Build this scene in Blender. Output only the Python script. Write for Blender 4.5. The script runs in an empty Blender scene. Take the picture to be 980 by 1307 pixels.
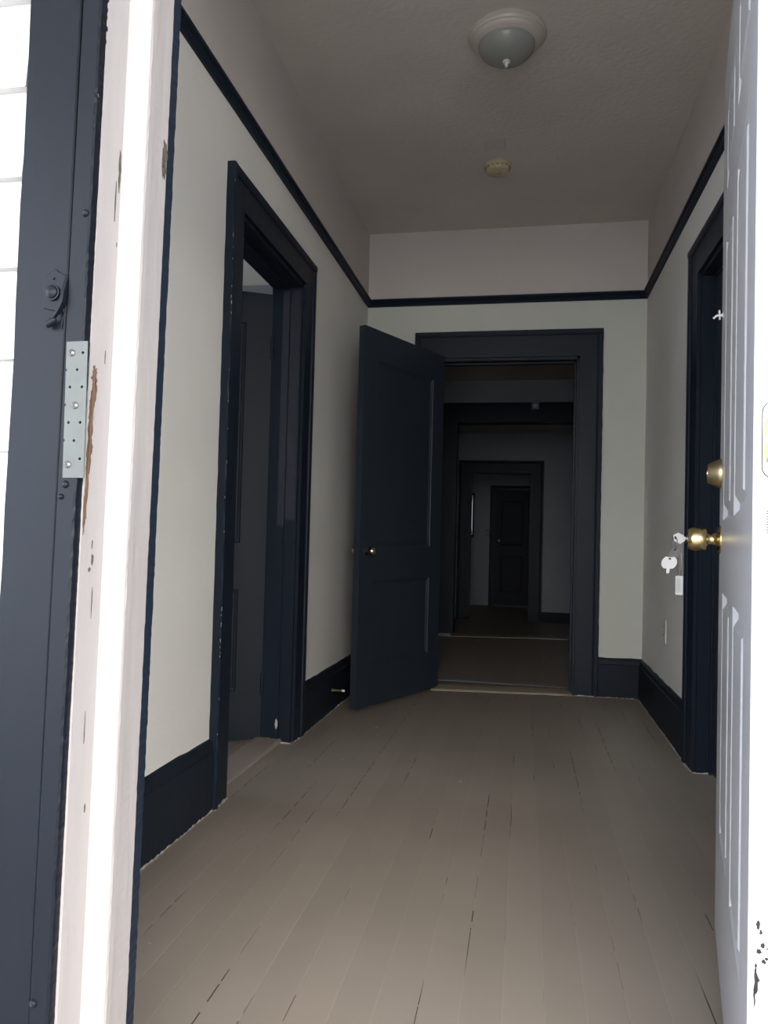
import bpy, bmesh, math, random
from mathutils import Vector, Matrix
random.seed(7)
S = bpy.context.scene
SKY = 13.2
COL = S.collection
PI = math.pi

# ------------------------------------------------------------------ materials
def lin(c):
    return tuple(((v/255)/12.92 if v/255 <= .04045 else ((v/255+.055)/1.055)**2.4) for v in c)

def paint(name, rgb, rough=.5, vary=.06, scale=6, bump=.0, bscale=60, metallic=0., spec=.5, stretch=(1, 1, 1), stain=None):
    m = bpy.data.materials.new(name); m.use_nodes = True
    nt = m.node_tree; N = nt.nodes; L = nt.links
    b = N['Principled BSDF']
    b.inputs['Roughness'].default_value = rough; b.inputs['Metallic'].default_value = metallic
    b.inputs['Specular IOR Level'].default_value = spec
    tc = N.new('ShaderNodeTexCoord'); mp = N.new('ShaderNodeMapping'); mp.inputs['Scale'].default_value = stretch
    L.new(tc.outputs['Object'], mp.inputs[0])
    nz = N.new('ShaderNodeTexNoise'); nz.inputs['Scale'].default_value = scale; nz.inputs['Detail'].default_value = 5
    L.new(mp.outputs[0], nz.inputs['Vector'])
    r = N.new('ShaderNodeValToRGB')
    r.color_ramp.elements[0].position = .3; r.color_ramp.elements[1].position = .7
    r.color_ramp.elements[0].color = (*[v*(1-vary) for v in rgb], 1); r.color_ramp.elements[1].color = (*[min(1, v*(1+vary)) for v in rgb], 1)
    L.new(nz.outputs['Fac'], r.inputs[0])
    out = r.outputs[0]
    if stain:                                     # scattered specks of another colour: (rgb, scale, threshold)
        n2 = N.new('ShaderNodeTexNoise'); n2.inputs['Scale'].default_value = stain[1]; n2.inputs['Detail'].default_value = 3
        L.new(mp.outputs[0], n2.inputs['Vector'])
        gt = N.new('ShaderNodeMath'); gt.operation = 'GREATER_THAN'; gt.inputs[1].default_value = stain[2]
        L.new(n2.outputs['Fac'], gt.inputs[0])
        mx = N.new('ShaderNodeMix'); mx.data_type = 'RGBA'
        L.new(gt.outputs[0], mx.inputs['Factor']); L.new(out, mx.inputs['A']); mx.inputs['B'].default_value = (*stain[0], 1)
        out = mx.outputs['Result']
    L.new(out, b.inputs['Base Color'])
    if bump:
        n3 = N.new('ShaderNodeTexNoise'); n3.inputs['Scale'].default_value = bscale; n3.inputs['Detail'].default_value = 4
        L.new(mp.outputs[0], n3.inputs['Vector'])
        bp = N.new('ShaderNodeBump'); bp.inputs['Strength'].default_value = bump; bp.inputs['Distance'].default_value = .01
        L.new(n3.outputs['Fac'], bp.inputs['Height']); L.new(bp.outputs[0], b.inputs['Normal'])
    return m

def floor_material():
    m = bpy.data.materials.new('painted_floorboards'); m.use_nodes = True
    nt = m.node_tree; N = nt.nodes; L = nt.links; b = N['Principled BSDF']
    tc = N.new('ShaderNodeTexCoord'); sp = N.new('ShaderNodeSeparateXYZ'); L.new(tc.outputs['Object'], sp.inputs[0])
    def math_(op, a, bb=None):
        n = N.new('ShaderNodeMath'); n.operation = op
        for i, v in enumerate((a, bb)):
            if v is None: continue
            if isinstance(v, (int, float)): n.inputs[i].default_value = v
            else: L.new(v, n.inputs[i])
        return n.outputs[0]
    u = math_('DIVIDE', sp.outputs['X'], .0815)
    fr = math_('FRACT', math_('ADD', u, 50.3)); idx = math_('FLOOR', math_('ADD', u, 50.3))
    edge = math_('MINIMUM', fr, math_('SUBTRACT', 1., fr))
    wn = N.new('ShaderNodeTexWhiteNoise'); wn.noise_dimensions = '1D'; L.new(idx, wn.inputs['W'])
    # gap: open in places along each seam
    mp = N.new('ShaderNodeMapping'); mp.inputs['Scale'].default_value = (9, .9, 1); L.new(tc.outputs['Object'], mp.inputs[0])
    nz = N.new('ShaderNodeTexNoise'); nz.inputs['Scale'].default_value = 1.6; nz.inputs['Detail'].default_value = 6; L.new(mp.outputs[0], nz.inputs['Vector'])
    wid = math_('MULTIPLY', math_('MAXIMUM', math_('SUBTRACT', nz.outputs['Fac'], .5), 0.), .16)
    mpd = N.new('ShaderNodeMapping'); mpd.inputs['Scale'].default_value = (12, 16, 1); L.new(tc.outputs['Object'], mpd.inputs[0])
    nd = N.new('ShaderNodeTexNoise'); nd.inputs['Scale'].default_value = 1.; nd.inputs['Detail'].default_value = 3; L.new(mpd.outputs[0], nd.inputs['Vector'])
    gap = math_('MULTIPLY', math_('LESS_THAN', edge, math_('MINIMUM', wid, .017)), math_('GREATER_THAN', nd.outputs['Fac'], .46))
    seam = math_('LESS_THAN', edge, .022)
    # broad tone
    n1 = N.new('ShaderNodeTexNoise'); n1.inputs['Scale'].default_value = 1.7; n1.inputs['Detail'].default_value = 6; L.new(tc.outputs['Object'], n1.inputs['Vector'])
    r = N.new('ShaderNodeValToRGB'); r.color_ramp.elements[0].position = .3; r.color_ramp.elements[1].position = .7
    r.color_ramp.elements[0].color = (*FLOOR_A, 1); r.color_ramp.elements[1].color = (*FLOOR_B, 1)
    L.new(n1.outputs['Fac'], r.inputs[0])
    hs = N.new('ShaderNodeHueSaturation'); L.new(r.outputs[0], hs.inputs['Color'])
    L.new(math_('ADD', .95, math_('MULTIPLY', wn.outputs['Value'], .09)), hs.inputs['Value'])
    mx = N.new('ShaderNodeMix'); mx.data_type = 'RGBA'; L.new(math_('MULTIPLY', seam, .16), mx.inputs['Factor']); L.new(hs.outputs[0], mx.inputs['A']); mx.inputs['B'].default_value = (*[v*1.35 for v in FLOOR_B], 1)
    mx2 = N.new('ShaderNodeMix'); mx2.data_type = 'RGBA'; L.new(gap, mx2.inputs['Factor']); L.new(mx.outputs['Result'], mx2.inputs['A']); mx2.inputs['B'].default_value = (.03, .024, .02, 1)
    # pale worn specks
    n4 = N.new('ShaderNodeTexNoise'); n4.inputs['Scale'].default_value = 13; n4.inputs['Detail'].default_value = 8; L.new(tc.outputs['Object'], n4.inputs['Vector'])
    mx3 = N.new('ShaderNodeMix'); mx3.data_type = 'RGBA'; L.new(math_('GREATER_THAN', n4.outputs['Fac'], .735), mx3.inputs['Factor']); L.new(mx2.outputs['Result'], mx3.inputs['A']); mx3.inputs['B'].default_value = (.55, .5, .44, 1)
    L.new(mx3.outputs['Result'], b.inputs['Base Color'])
    b.inputs['Roughness'].default_value = .42
    hgt = math_('ADD', math_('MULTIPLY', math_('MINIMUM', edge, .05), 8.), math_('MULTIPLY', n4.outputs['Fac'], .35))
    bp = N.new('ShaderNodeBump'); bp.inputs['Strength'].default_value = .18; bp.inputs['Distance'].default_value = .004
    L.new(hgt, bp.inputs['Height']); L.new(bp.outputs[0], b.inputs['Normal'])
    return m

FLOOR_A = (.278, .239, .204); FLOOR_B = (.325, .282, .240)
M = {}
M['wall'] = paint('white_wall_paint', (.70, .69, .655), .6, .03, 3, .08, 90)
M['frieze'] = paint('warm_upper_wall_paint', (.565, .52, .49), .7, .03, 3, .1, 90)
M['ceiling'] = paint('warm_ceiling_paint', (.60, .545, .505), .8, .05, 2.2, .22, 45)
M['dark'] = paint('navy_black_gloss_paint', (.0100, .0158, .026), .42, .12, 9, .12, 25, spec=.14, stretch=(1, 1, .15), stain=((.30, .30, .30), 120, .86))
M['darksatin'] = paint('navy_black_satin_paint', (.0115, .0165, .025), .5, .1, 7, .1, 30, spec=.14, stretch=(1, 1, .2))
M['darkext'] = paint('weathered_blue_black_trim_paint', (.005, .0068, .011), .36, .2, 5, .18, 18, spec=.15, stretch=(1, 1, .3), stain=((.5, .5, .5), 95, .80))
M['white_trim'] = paint('aged_white_gloss_paint', (.335, .308, .298), .35, .05, 7, .25, 30, stretch=(1, 1, .3), stain=((.33, .29, .26), 70, .80))
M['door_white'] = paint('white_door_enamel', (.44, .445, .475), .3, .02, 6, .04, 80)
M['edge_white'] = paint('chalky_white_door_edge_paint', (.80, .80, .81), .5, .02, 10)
M['siding'] = paint('white_clapboard_paint', (.46, .455, .45), .5, .02, 5, .1, 20)
M['brass'] = paint('polished_brass', (.62, .49, .25), .22, .06, 12, metallic=1.)
M['brass_dull'] = paint('dull_brass', (.42, .34, .20), .36, .1, 20, metallic=1.)
M['brass_pale'] = paint('paint_smeared_brass', (.30, .32, .12), .4, .1, 40)
M['steel'] = paint('nickel_steel', (.17, .165, .16), .42, .05, 20, metallic=1.)
M['zinc'] = paint('galvanised_zinc', (.075, .082, .080), .55, .08, 35, .05, 90, metallic=.2)
M['hole'] = paint('dark_hole', (.015, .015, .016), .8)
M['plastic_white'] = paint('white_plastic', (.62, .61, .58), .4, .02)
M['plastic_yellow'] = paint('yellowed_plastic', (.50, .44, .28), .5, .08, 30)
M['patch'] = paint('pale_paint_patch', (.52, .50, .485), .7, .04, 30)
M['canopy'] = paint('beige_enamel_canopy', (.50, .45, .41), .4, .03)
M['glassy'] = paint('frosted_grey_glass', (.27, .275, .255), .22, .04, 8)
M['wood_raw'] = paint('splintered_raw_wood', (.105, .058, .034), .8, .45, 60, .5, 60, stretch=(1, 1, .15))
M['gouge'] = paint('grimy_gouge', (.07, .06, .046), .9, .4, 90, .5, 120)
M['chip'] = paint('exposed_metal_and_gap_shade', (.014, .013, .014), .6, .2, 60)  # bare metal in the chips, and the painted shade line around hinges
M['sill'] = paint('worn_sill_wood', (.40, .34, .27), .6, .15, 20, .2, 60, stretch=(.2, 1, 1))
M['wall_far'] = paint('dimmed_grey_blue_far_room_paint', (.27, .30, .32), .7, .05, 3)  # white walls coloured dark blue-grey so the far rooms look unlit
M['darkdoor'] = paint('navy_black_door_paint', (.019, .027, .039), .5, .1, 7, .1, 30, stretch=(1, 1, .2), spec=.22)
M['wall_end_hall'] = paint('dimmed_grey_green_wall_paint', (.54, .55, .505), .6, .03, 3, .08, 90)  # greenish wall paint, darkened to tone down the light on the end wall
M['sheen'] = paint('glossy_navy_touch_up_paint', (.024, .027, .040), .25, .1, 7, .1, 30)
M['caulk'] = paint('pale_dusty_paint_edge', (.36, .33, .29), .8, .25, 60)
M['floor'] = floor_material()
M['porch'] = paint('grey_porch_boards', (.30, .29, .27), .6, .1, 4)
M['ground'] = paint('pale_concrete_ground', (.62, .60, .57), .8, .1, 2)
M['ink'] = paint('grey_ink', (.12, .12, .13), .7)
M['tagwhite'] = paint('key_tag_white', (.40, .39, .37), .5, .03, 60)
M['grey_plastic'] = paint('grey_plastic', (.20, .21, .21), .5)
m = bpy.data.materials.new('dim_slit_glow'); m.use_nodes = True
_b = m.node_tree.nodes['Principled BSDF']; _b.inputs['Base Color'].default_value = (.5, .5, .52, 1)
_b.inputs['Emission Color'].default_value = (.8, .9, 1, 1); _b.inputs['Emission Strength'].default_value = .28  # glow added for the bright slit in the farthest room
M['slit_glow'] = m

# ------------------------------------------------------------------ mesh building
class MB:
    def __init__(s): s.bm = bmesh.new()
    def quad(s, vs):
        return s.bm.faces.new([s.bm.verts.new(v) for v in vs])
    def box(s, x0, x1, y0, y1, z0, z1):
        x0, x1 = sorted((x0, x1)); y0, y1 = sorted((y0, y1)); z0, z1 = sorted((z0, z1))
        v = [s.bm.verts.new(p) for p in ((x0,y0,z0),(x1,y0,z0),(x1,y1,z0),(x0,y1,z0),(x0,y0,z1),(x1,y0,z1),(x1,y1,z1),(x0,y1,z1))]
        for f in ((3,2,1,0),(4,5,6,7),(0,1,5,4),(1,2,6,5),(2,3,7,6),(3,0,4,7)): s.bm.faces.new([v[i] for i in f])
        return s
    def loft(s, rings, close=True, caps=True):
        R = [[s.bm.verts.new(p) for p in r] for r in rings]
        n = len(R[0])
        for a, b in zip(R, R[1:]):
            for i in range(n if close else n-1):
                j = (i+1) % n
                s.bm.faces.new((a[i], a[j], b[j], b[i]))
        if caps and close:
            s.bm.faces.new(list(reversed(R[0]))); s.bm.faces.new(R[-1])
        return s
    def prism_z(s, pts, z0, z1, n=1, jit=None):            # plan polygon extruded in z; jit {vertex: amplitude} jitters edges
        rings = []
        for k in range(n+1):
            z = z0+(z1-z0)*k/n
            r = []
            for i, p in enumerate(pts):
                dx = dy = 0
                if jit and i in jit: dx = random.gauss(0, jit[i][0]); dy = random.gauss(0, jit[i][1])
                r.append((p[0]+dx, p[1]+dy, z))
            rings.append(r)
        return s.loft(rings)
    def prism(s, pts, origin, ax, ay, direction, length):  # 2-D polygon in plane (ax, ay) extruded along direction
        o, ax, ay, d = map(Vector, (origin, ax, ay, direction))
        r0 = [o+ax*p[0]+ay*p[1] for p in pts]
        return s.loft([r0, [v+d*length for v in r0]])
    def lathe(s, prof, origin=(0,0,0), axis=(0,0,1), n=40):  # prof: (radius, height)
        o = Vector(origin); a = Vector(axis).normalized()
        t = Vector((1,0,0)) if abs(a.x) < .9 else Vector((0,1,0))
        u = a.cross(t).normalized(); w = a.cross(u)
        rings = []
        for r, h in prof:
            r = max(r, 1e-5)
            rings.append([o+a*h+(u*math.cos(2*PI*i/n)+w*math.sin(2*PI*i/n))*r for i in range(n)])
        return s.loft(rings)
    def tube(s, pts, r, n=10, closed=False):
        P = [Vector(p) for p in pts]; rings = []
        up = None
        for i, p in enumerate(P):
            a = P[(i-1) % len(P)] if (closed or i > 0) else p
            b = P[(i+1) % len(P)] if (closed or i < len(P)-1) else p
            d = (b-a).normalized()
            if up is None:
                up = d.orthogonal().normalized()
            up = (up-d*up.dot(d)).normalized(); w = d.cross(up)
            rings.append([p+(up*math.cos(2*PI*k/n)+w*math.sin(2*PI*k/n))*r for k in range(n)])
        if closed: rings.append(rings[0]); return s.loft(rings, caps=False)
        return s.loft(rings)
    def plate(s, poly, origin, ax, ay, t):                 # outline polygon given thickness along ax x ay
        n = Vector(ax).cross(Vector(ay)).normalized()
        return s.prism(poly, Vector(origin), ax, ay, n, t)
    def build(s, name, mat, parent=None, smooth=False, bevel=0, weld=True):
        if weld: bmesh.ops.remove_doubles(s.bm, verts=s.bm.verts, dist=1e-6)
        bmesh.ops.recalc_face_normals(s.bm, faces=s.bm.faces)
        me = bpy.data.meshes.new(name); s.bm.to_mesh(me); s.bm.free()
        me.materials.append(M[mat] if isinstance(mat, str) else mat)
        o = bpy.data.objects.new(name, me); COL.objects.link(o)
        if parent: o.parent = parent
        if smooth:
            for p in me.polygons: p.use_smooth = True
            try: me.set_sharp_from_angle(angle=math.radians(38))
            except Exception: pass
        if bevel:
            bv = o.modifiers.new('bevel', 'BEVEL'); bv.width = bevel; bv.segments = 2; bv.limit_method = 'ANGLE'
        return o

def tag(o, label=None, cat=None, group=None, kind=None):
    if label: o['label'] = label
    if cat: o['category'] = cat
    if group: o['group'] = group
    if kind: o['kind'] = kind
    return o
def struct(o, label, cat): return tag(o, label, cat, kind='structure')
def empty(name, loc=(0,0,0), rz=0):
    o = bpy.data.objects.new(name, None); COL.objects.link(o); o.location = loc; o.rotation_euler.z = rz; o.empty_display_size = .05
    return o
def arc(cx, cy, r, a0, a1, n):
    return [(cx+r*math.cos(math.radians(a0+(a1-a0)*i/n)), cy+r*math.sin(math.radians(a0+(a1-a0)*i/n))) for i in range(n+1)]
def round_rect(x0, x1, y0, y1, r, n=6):
    return arc(x1-r, y0+r, r, -90, 0, n)+arc(x1-r, y1-r, r, 0, 90, n)+arc(x0+r, y1-r, r, 90, 180, n)+arc(x0+r, y0+r, r, 180, 270, n)

def blob(cx, cy, w, h, n=22, rough=.35):
    return [(cx+w*math.cos(2*PI*i/n)*(1+random.uniform(-rough, rough)), cy+h*math.sin(2*PI*i/n)*(1+random.uniform(-rough, rough)*.6)) for i in range(n)]
# ------------------------------------------------------------------ key dimensions (metres); x right, y into the hall
XL, XR, YB, H = -1.03, .708, 4.68, 2.884          # side walls, back wall, ceiling
T = .14                                           # wall thickness
RAIL = 2.40                                       # underside of the picture rail
YF = 1.03                                         # inner face of the front wall
def fz(x, y):                                     # the old floor sags towards the back left
    t = min(1, max(0, (y-1.6)/3.0)); u = min(1, max(0, (.35-x)/1.3))
    return -t*(.022+.033*u)

# ------------------------------------------------------------------ floors, ceilings
def sheet(x0, x1, y0, y1, zf, nx, ny, t=.12):
    mb = MB(); g = [[mb.bm.verts.new((x0+(x1-x0)*i/nx, y0+(y1-y0)*j/ny, zf(x0+(x1-x0)*i/nx, y0+(y1-y0)*j/ny))) for i in range(nx+1)] for j in range(ny+1)]
    for j in range(ny):
        for i in range(nx): mb.bm.faces.new((g[j][i], g[j][i+1], g[j+1][i+1], g[j+1][i]))
    return mb
mb = sheet(-4.3, 2.2, .90, 7.36, fz, 26, 26)
struct(mb.build('floor', 'floor', smooth=True), 'taupe painted narrow floorboards running down the hallway', 'floor')
mb = MB(); mb.box(-3, 2.2, 7.36, 11.6, -.25, -.13)
struct(mb.build('floor', 'floor'), 'lower dark floor of the farthest rooms', 'floor')
mb = MB(); mb.box(XL-.01, XR+.01, .9, YB+.05, H, H+.1)
struct(mb.build('ceiling', 'ceiling'), 'warm grey textured hallway ceiling', 'ceiling')
mb = MB(); mb.box(XL-3.2, XL-.1, .5, 6.0, 3.4, 3.5)
struct(mb.build('ceiling', 'wall'), 'pale ceiling of the side room behind the left doorway', 'ceiling')
mb = MB(); mb.box(-2.6, 2.4, YB+.1, 7.3, 2.44, 2.56)
struct(mb.build('ceiling', 'ceiling'), 'dark low ceiling of the room past the back doorway', 'ceiling')
mb = MB(); mb.box(-2.6, 2.4, 7.3, 11.7, 2.25, 2.35)
struct(mb.build('ceiling', 'ceiling'), 'lowest ceiling over the farthest rooms', 'ceiling')

# ------------------------------------------------------------------ walls
LD0, LD1, LDH = 2.49, 3.265, 2.075                  # left doorway
RD0, RD1, RDH = 2.42, 3.245, 2.05                 # right doorway
BD0, BD1, BDH = -.575, .318, 2.055                # back doorway
mb = MB()
for y0, y1, z0, z1 in ((.9, LD0, -.15, RAIL), (LD1, YB+.14, -.15, RAIL), (LD0, LD1, LDH, RAIL)): mb.box(XL-T, XL, y0, y1, z0, z1)
wl = struct(mb.build('wall_left', 'wall'), 'white left hallway wall below the black picture rail', 'wall')
mb = MB(); mb.box(XL-T, XL, .9, YB+.14, RAIL, 3.0); mb.build('frieze', 'frieze', wl)['label'] = 'warm grey wall strip above the rail'
mb = MB()
for y0, y1, z0, z1 in ((.9, RD0, -.15, RAIL), (RD1, YB+.14, -.15, RAIL), (RD0, RD1, RDH, RAIL)): mb.box(XR, XR+T, y0, y1, z0, z1)
wr = struct(mb.build('wall_right', 'wall'), 'white right hallway wall behind the front door', 'wall')
mb = MB(); mb.box(XR, XR+T, .9, YB+.14, RAIL, 3.0); mb.build('frieze', 'frieze', wr)['label'] = 'warm grey wall strip above the rail'
mb = MB()
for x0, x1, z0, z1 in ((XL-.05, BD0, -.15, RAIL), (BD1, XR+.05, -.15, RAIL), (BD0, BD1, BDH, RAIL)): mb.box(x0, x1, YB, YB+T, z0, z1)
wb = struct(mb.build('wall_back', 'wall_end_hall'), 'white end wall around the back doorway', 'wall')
mb = MB(); mb.box(XL-.05, XR+.05, YB, YB+T, RAIL, 3.0); mb.build('frieze', 'frieze', wb)['label'] = 'warm grey wall strip above the rail'

LEAN = .0135                                       # the left door frame leans out of plumb
def lean(o, k=LEAN):
    for v in o.data.vertices: v.co.x += (v.co.z-.93)*k
    return o
FH = 2.07                                          # front door head
TR0, TR1 = 2.17, 2.62                              # unseen transom opening, added to let more daylight into the hall
mb = MB()
mb.box(-4.2, -.64, .89, YF, -.15, 3.1); mb.box(.40, 3.0, .89, YF, -.15, 3.1); mb.box(-.64, .40, .89, YF, TR1, 3.1)
struct(mb.build('wall_front', 'wall'), 'front wall around the entrance opening', 'wall')
mb = MB()                                          # clapboards, each lapping the one below
z = -.475; zz = .123
while z < 3.1:
    for x0, x1 in ((-4.3, -.671), (.50, 3.0)):
        mb.prism([(0, 0), (-.020, .0), (-.006, zz+.012), (0, zz+.012)], (x0, .888, z+.026), (0, 1, 0), (0, 0, 1), (1, 0, 0), x1-x0)
    z += zz
struct(mb.build('wall_exterior', 'siding'), 'white clapboard siding outside at the far left', 'siding')

# rooms beyond
mb = MB(); mb.box(XL-3.3, XL-3.16, .5, 6.0, -.2, .9); mb.box(XL-3.3, XL-3.16, .5, 6.0, 2.0, 3.5)
mb.box(XL-3.3, XL-3.16, .5, 1.6, .9, 2.0); mb.box(XL-3.3, XL-3.16, 2.9, 6.0, .9, 2.0)  # leaves an unseen window gap, added to bring daylight into the side room
struct(mb.build('wall_side_room', 'wall'), 'outer wall of the left side room with an unseen window gap added for daylight', 'wall')
mb = MB(); mb.box(XL-3.3, XL-.1, 5.0, 5.14, -.2, 3.5); mb.box(XL-3.3, XL-.1, .8, .9, -.2, 3.5); mb.box(XL-T, XL-.1, .9, 5.1, 2.99, 3.5)
struct(mb.build('wall_side_room', 'wall'), 'white far wall of the left side room seen above the dark door', 'wall')
mb = MB()
mb.box(-2.6, -2.5, YB+.1, 7.3, -.2, 2.6); mb.box(2.2, 2.3, YB+.1, 11.7, -.2, 2.6); mb.box(-2.6, 2.3, YB+.08, YB+T, 0, .001)
mb.box(-2.6, XL-.04, YB+.06, YB+T, -.2, 2.6); mb.box(XR+.04, 2.3, YB+.06, YB+T, -.2, 2.6); mb.box(-2.6, -2.5, 7.3, 11.7, -.3, 2.6)
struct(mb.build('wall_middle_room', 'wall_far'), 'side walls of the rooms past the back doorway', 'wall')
W2, W3, W4 = 7.2, 9.5, 11.5
mb = MB(); mb.box(-2.6, -.68, W2, W2+.15, -.2, 2.6); mb.box(1.05, 2.3, W2, W2+.15, -.2, 2.6); mb.box(-.68, 1.05, W2, W2+.15, 2.05, 2.6)
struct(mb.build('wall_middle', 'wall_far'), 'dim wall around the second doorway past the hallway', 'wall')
mb = MB(); mb.box(-2.6, -.70, W3, W3+.13, -.3, 2.4); mb.box(.09, 2.3, W3, W3+.13, -.3, 2.4); mb.box(-.70, .09, W3, W3+.13, 1.755, 2.4)
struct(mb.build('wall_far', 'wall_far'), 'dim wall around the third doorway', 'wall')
mb = MB(); mb.box(-2.6, -1.35, W4, W4+.1, -.3, 2.4); mb.box(-.775, 2.3, W4, W4+.1, -.3, 2.4); mb.box(-1.35, -.775, W4, W4+.1, -.3, .95); mb.box(-1.35, -.775, W4, W4+.1, 1.55, 2.4)
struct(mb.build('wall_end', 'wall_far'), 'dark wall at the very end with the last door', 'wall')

# ------------------------------------------------------------------ picture rail, baseboards
railp = [(0, 0), (.012, 0), (.020, .012), (.016, .026), (.026, .034), (.026, .044), (.010, .052), (0, .052)]
def rail(name, o, ax, d, L, label):
    mb = MB(); mb.prism(railp, o, ax, (0, 0, 1), d, L)
    struct(mb.build(name, 'dark'), label, 'picture rail')
rail('trim_left', (XL, YF+.02, RAIL), (1, 0, 0), (0, 1, 0), YB-YF-.02, 'navy black picture rail along the left wall')
rail('trim_right', (XR, YF, RAIL), (-1, 0, 0), (0, 1, 0), YB-YF, 'navy black picture rail along the right wall')
rail('trim_back', (XL, YB, RAIL), (0, -1, 0), (1, 0, 0), XR-XL, 'navy black picture rail across the end wall')
basep = [(0, -.12), (.020, -.12), (.020, .195), (.016, .200), (.013, .222), (.006, .236), (0, .238)]
def base(name, o, ax, d, L, label, n=1, sag=None):
    mb = MB(); o = Vector(o); ax = Vector(ax); d = Vector(d); rings = []
    n = max(2, int(L/.06))
    for k in range(n+1):
        p = o+d*(L*k/n); dz = fz(p.x, p.y)
        rings.append([p+ax*(q[0])+Vector((0, 0, q[1]+dz+(random.gauss(0, .0015) if q[1] > .21 else 0))) for q in basep])
    mb.loft(rings)
    return struct(mb.build(name, 'darksatin'), label, 'baseboard')
CW = .125                                          # casing width
bl1 = base('baseboard_left', (XL, YF, 0), (1, 0, 0), (0, 1, 0), LD0-CW-YF+.02, 'tall navy black baseboard at the near left')
bl2 = base('baseboard_left', (XL, LD1+CW, 0), (1, 0, 0), (0, 1, 0), YB-LD1-CW, 'navy black baseboard between left doorway and back door')
base('baseboard_back', (XL, YB, 0), (0, -1, 0), (1, 0, 0), BD0-.13-XL, 'navy black baseboard hidden behind the opened back door')
bb = base('baseboard_back', (BD1+.135, YB, 0), (0, -1, 0), (1, 0, 0), XR-BD1-.135, 'short navy black baseboard right of the back doorway')
br = base('baseboard_right', (XR, RD1+.14, 0), (-1, 0, 0), (0, 1, 0), YB-RD1-.14, 'navy black baseboard along the right wall by the outlet')
base('baseboard_right', (XR, YF, 0), (-1, 0, 0), (0, 1, 0), RD0-.14-YF, 'navy black baseboard hidden behind the front door')

# ------------------------------------------------------------------ door casings and jambs
def casing(name, P, u, n, u0, u1, head, w, label, mat='dark', cap=False, zb=-.1, jamb=T, stop_at=.05, wt=None, stop=True):
    """P origin on wall face, u along the wall, n out of the wall; opening u0..u1 up to head."""
    P, u, n = Vector(P), Vector(u), Vector(n); zv = Vector((0, 0, 1)); wt = wt or w
    r = empty(name, (0, 0, 0)); struct(r, label, 'door casing')
    prof = [(0, 0), (0, .018), (w-.035, .020), (w-.032, .026), (w-.022, .030), (w-.004, .030), (w, .026), (w, 0)]   # u out from the opening, n
    for nm, sgn, uu in (('side_casing', -1, u0), ('side_casing', 1, u1)):
        mb = MB(); N_ = 60; rings = []
        for k in range(N_+1):
            z_ = zb+(head+w-zb)*k/N_
            jit = random.gauss(0, .0009)
            rings.append([P+u*(uu+sgn*(q[0]+(jit if q[0] >= w-.001 else 0)))+n*q[1]+zv*z_ for q in prof])
        mb.loft(rings); mb.build(nm, mat, r)
    mb = MB(); ring = []
    profh = [(0, 0), (0, .019), (wt-.035, .021), (wt-.032, .027), (wt-.022, .0315), (wt-.004, .0315), (wt+.001, .027), (wt+.001, 0)]
    for uu in (u0-w, u1+w): ring.append([P+u*uu+n*q[1]+zv*(head+q[0]) for q in profh])
    mb.loft(ring); mb.build('head_casing', mat, r)
    mb = MB()                                      # jamb lining with stop strips
    def bx(a0, a1, b0, b1, z0, z1):
        c = [P+u*a+n*b for a, b in ((a0, b0), (a1, b0), (a1, b1), (a0, b1))]
        mb.loft([[v+zv*z0 for v in c], [v+zv*z1 for v in c]])
    th = .018
    bx(u0-.001, u0+th, -jamb, .004, zb, head); bx(u1-th, u1+.001, -jamb, .004, zb, head); bx(u0, u1, -jamb, .004, head-th, head+.001)
    if stop:
        bx(u0+th-.001, u0+th+.012, -stop_at-.035, -stop_at, zb, head-th); bx(u1-th-.012, u1-th+.001, -stop_at-.035, -stop_at, zb, head-th); bx(u0+th, u1-th, -stop_at-.035, -stop_at, head-th-.012, head-th+.001)
    mb.build('jamb', mat, r)
    return r
c1 = casing('trim_1', (XL, 0, 0), (0, 1, 0), (1, 0, 0), LD0, LD1, LDH, .125, 'navy black casing around the left doorway', stop_at=.05)
c2 = casing('trim_2', (XR, 0, 0), (0, 1, 0), (-1, 0, 0), RD0, RD1, RDH, .14, 'navy black casing around the right wall door', stop_at=.045)
c3 = casing('trim_3', (0, YB, 0), (1, 0, 0), (0, -1, 0), BD0, BD1, BDH, .135, 'navy black casing around the back doorway', wt=.165)
casing('trim_4', (0, W2, 0), (1, 0, 0), (0, -1, 0), -.68, 1.05, 2.05, .17, 'dark casing around the wide second doorway', zb=-.02, jamb=.16, stop=False)
casing('trim_5', (0, W3, 0), (1, 0, 0), (0, -1, 0), -.70, .09, 1.755, .14, 'dark casing around the third doorway', zb=-.13, jamb=.13)
for x0, x1, y_, zb_ in ((-1.0325, -1.0785, LD1-.0182, .985), (-1.0822, -1.1130, LD1-.0302, .955)):
    top = 2.04; n_ = 7                              # glossier touch-up on the far jamb, ending in a ragged edge
    poly = [(x0+(x1-x0)*k/n_, zb_+random.uniform(-.012, .012)) for k in range(n_+1)]+[(x1, top), (x0, top)]
    mb = MB(); mb.prism(poly, (0, y_, 0), (1, 0, 0), (0, 0, 1), (0, -1, 0), .0005); mb.build('touch_up_paint', 'sheen', c1)
mb = MB()
for k in range(26):                                 # flecks of wall paint along the casing's near edge
    z_ = random.uniform(.2, 2.15); mb.plate(blob(LD0-.125+random.uniform(-.003, .004), z_, .0022, random.uniform(.002, .007), 9, .5), (XL+.0298, 0, 0), (0, 1, 0), (0, 0, 1), .0008)
mb.build('paint_flecks', 'caulk', c1)['label'] = 'pale wall paint flecks on the dark casing edge'
mb = MB(); mb.prism(blob(-1.088, .055, .006, .020, 14, .5), (0, LD1-.0303, 0), (1, 0, 0), (0, 0, 1), (0, -1, 0), .0006); mb.build('chip', 'caulk', c1)
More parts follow.
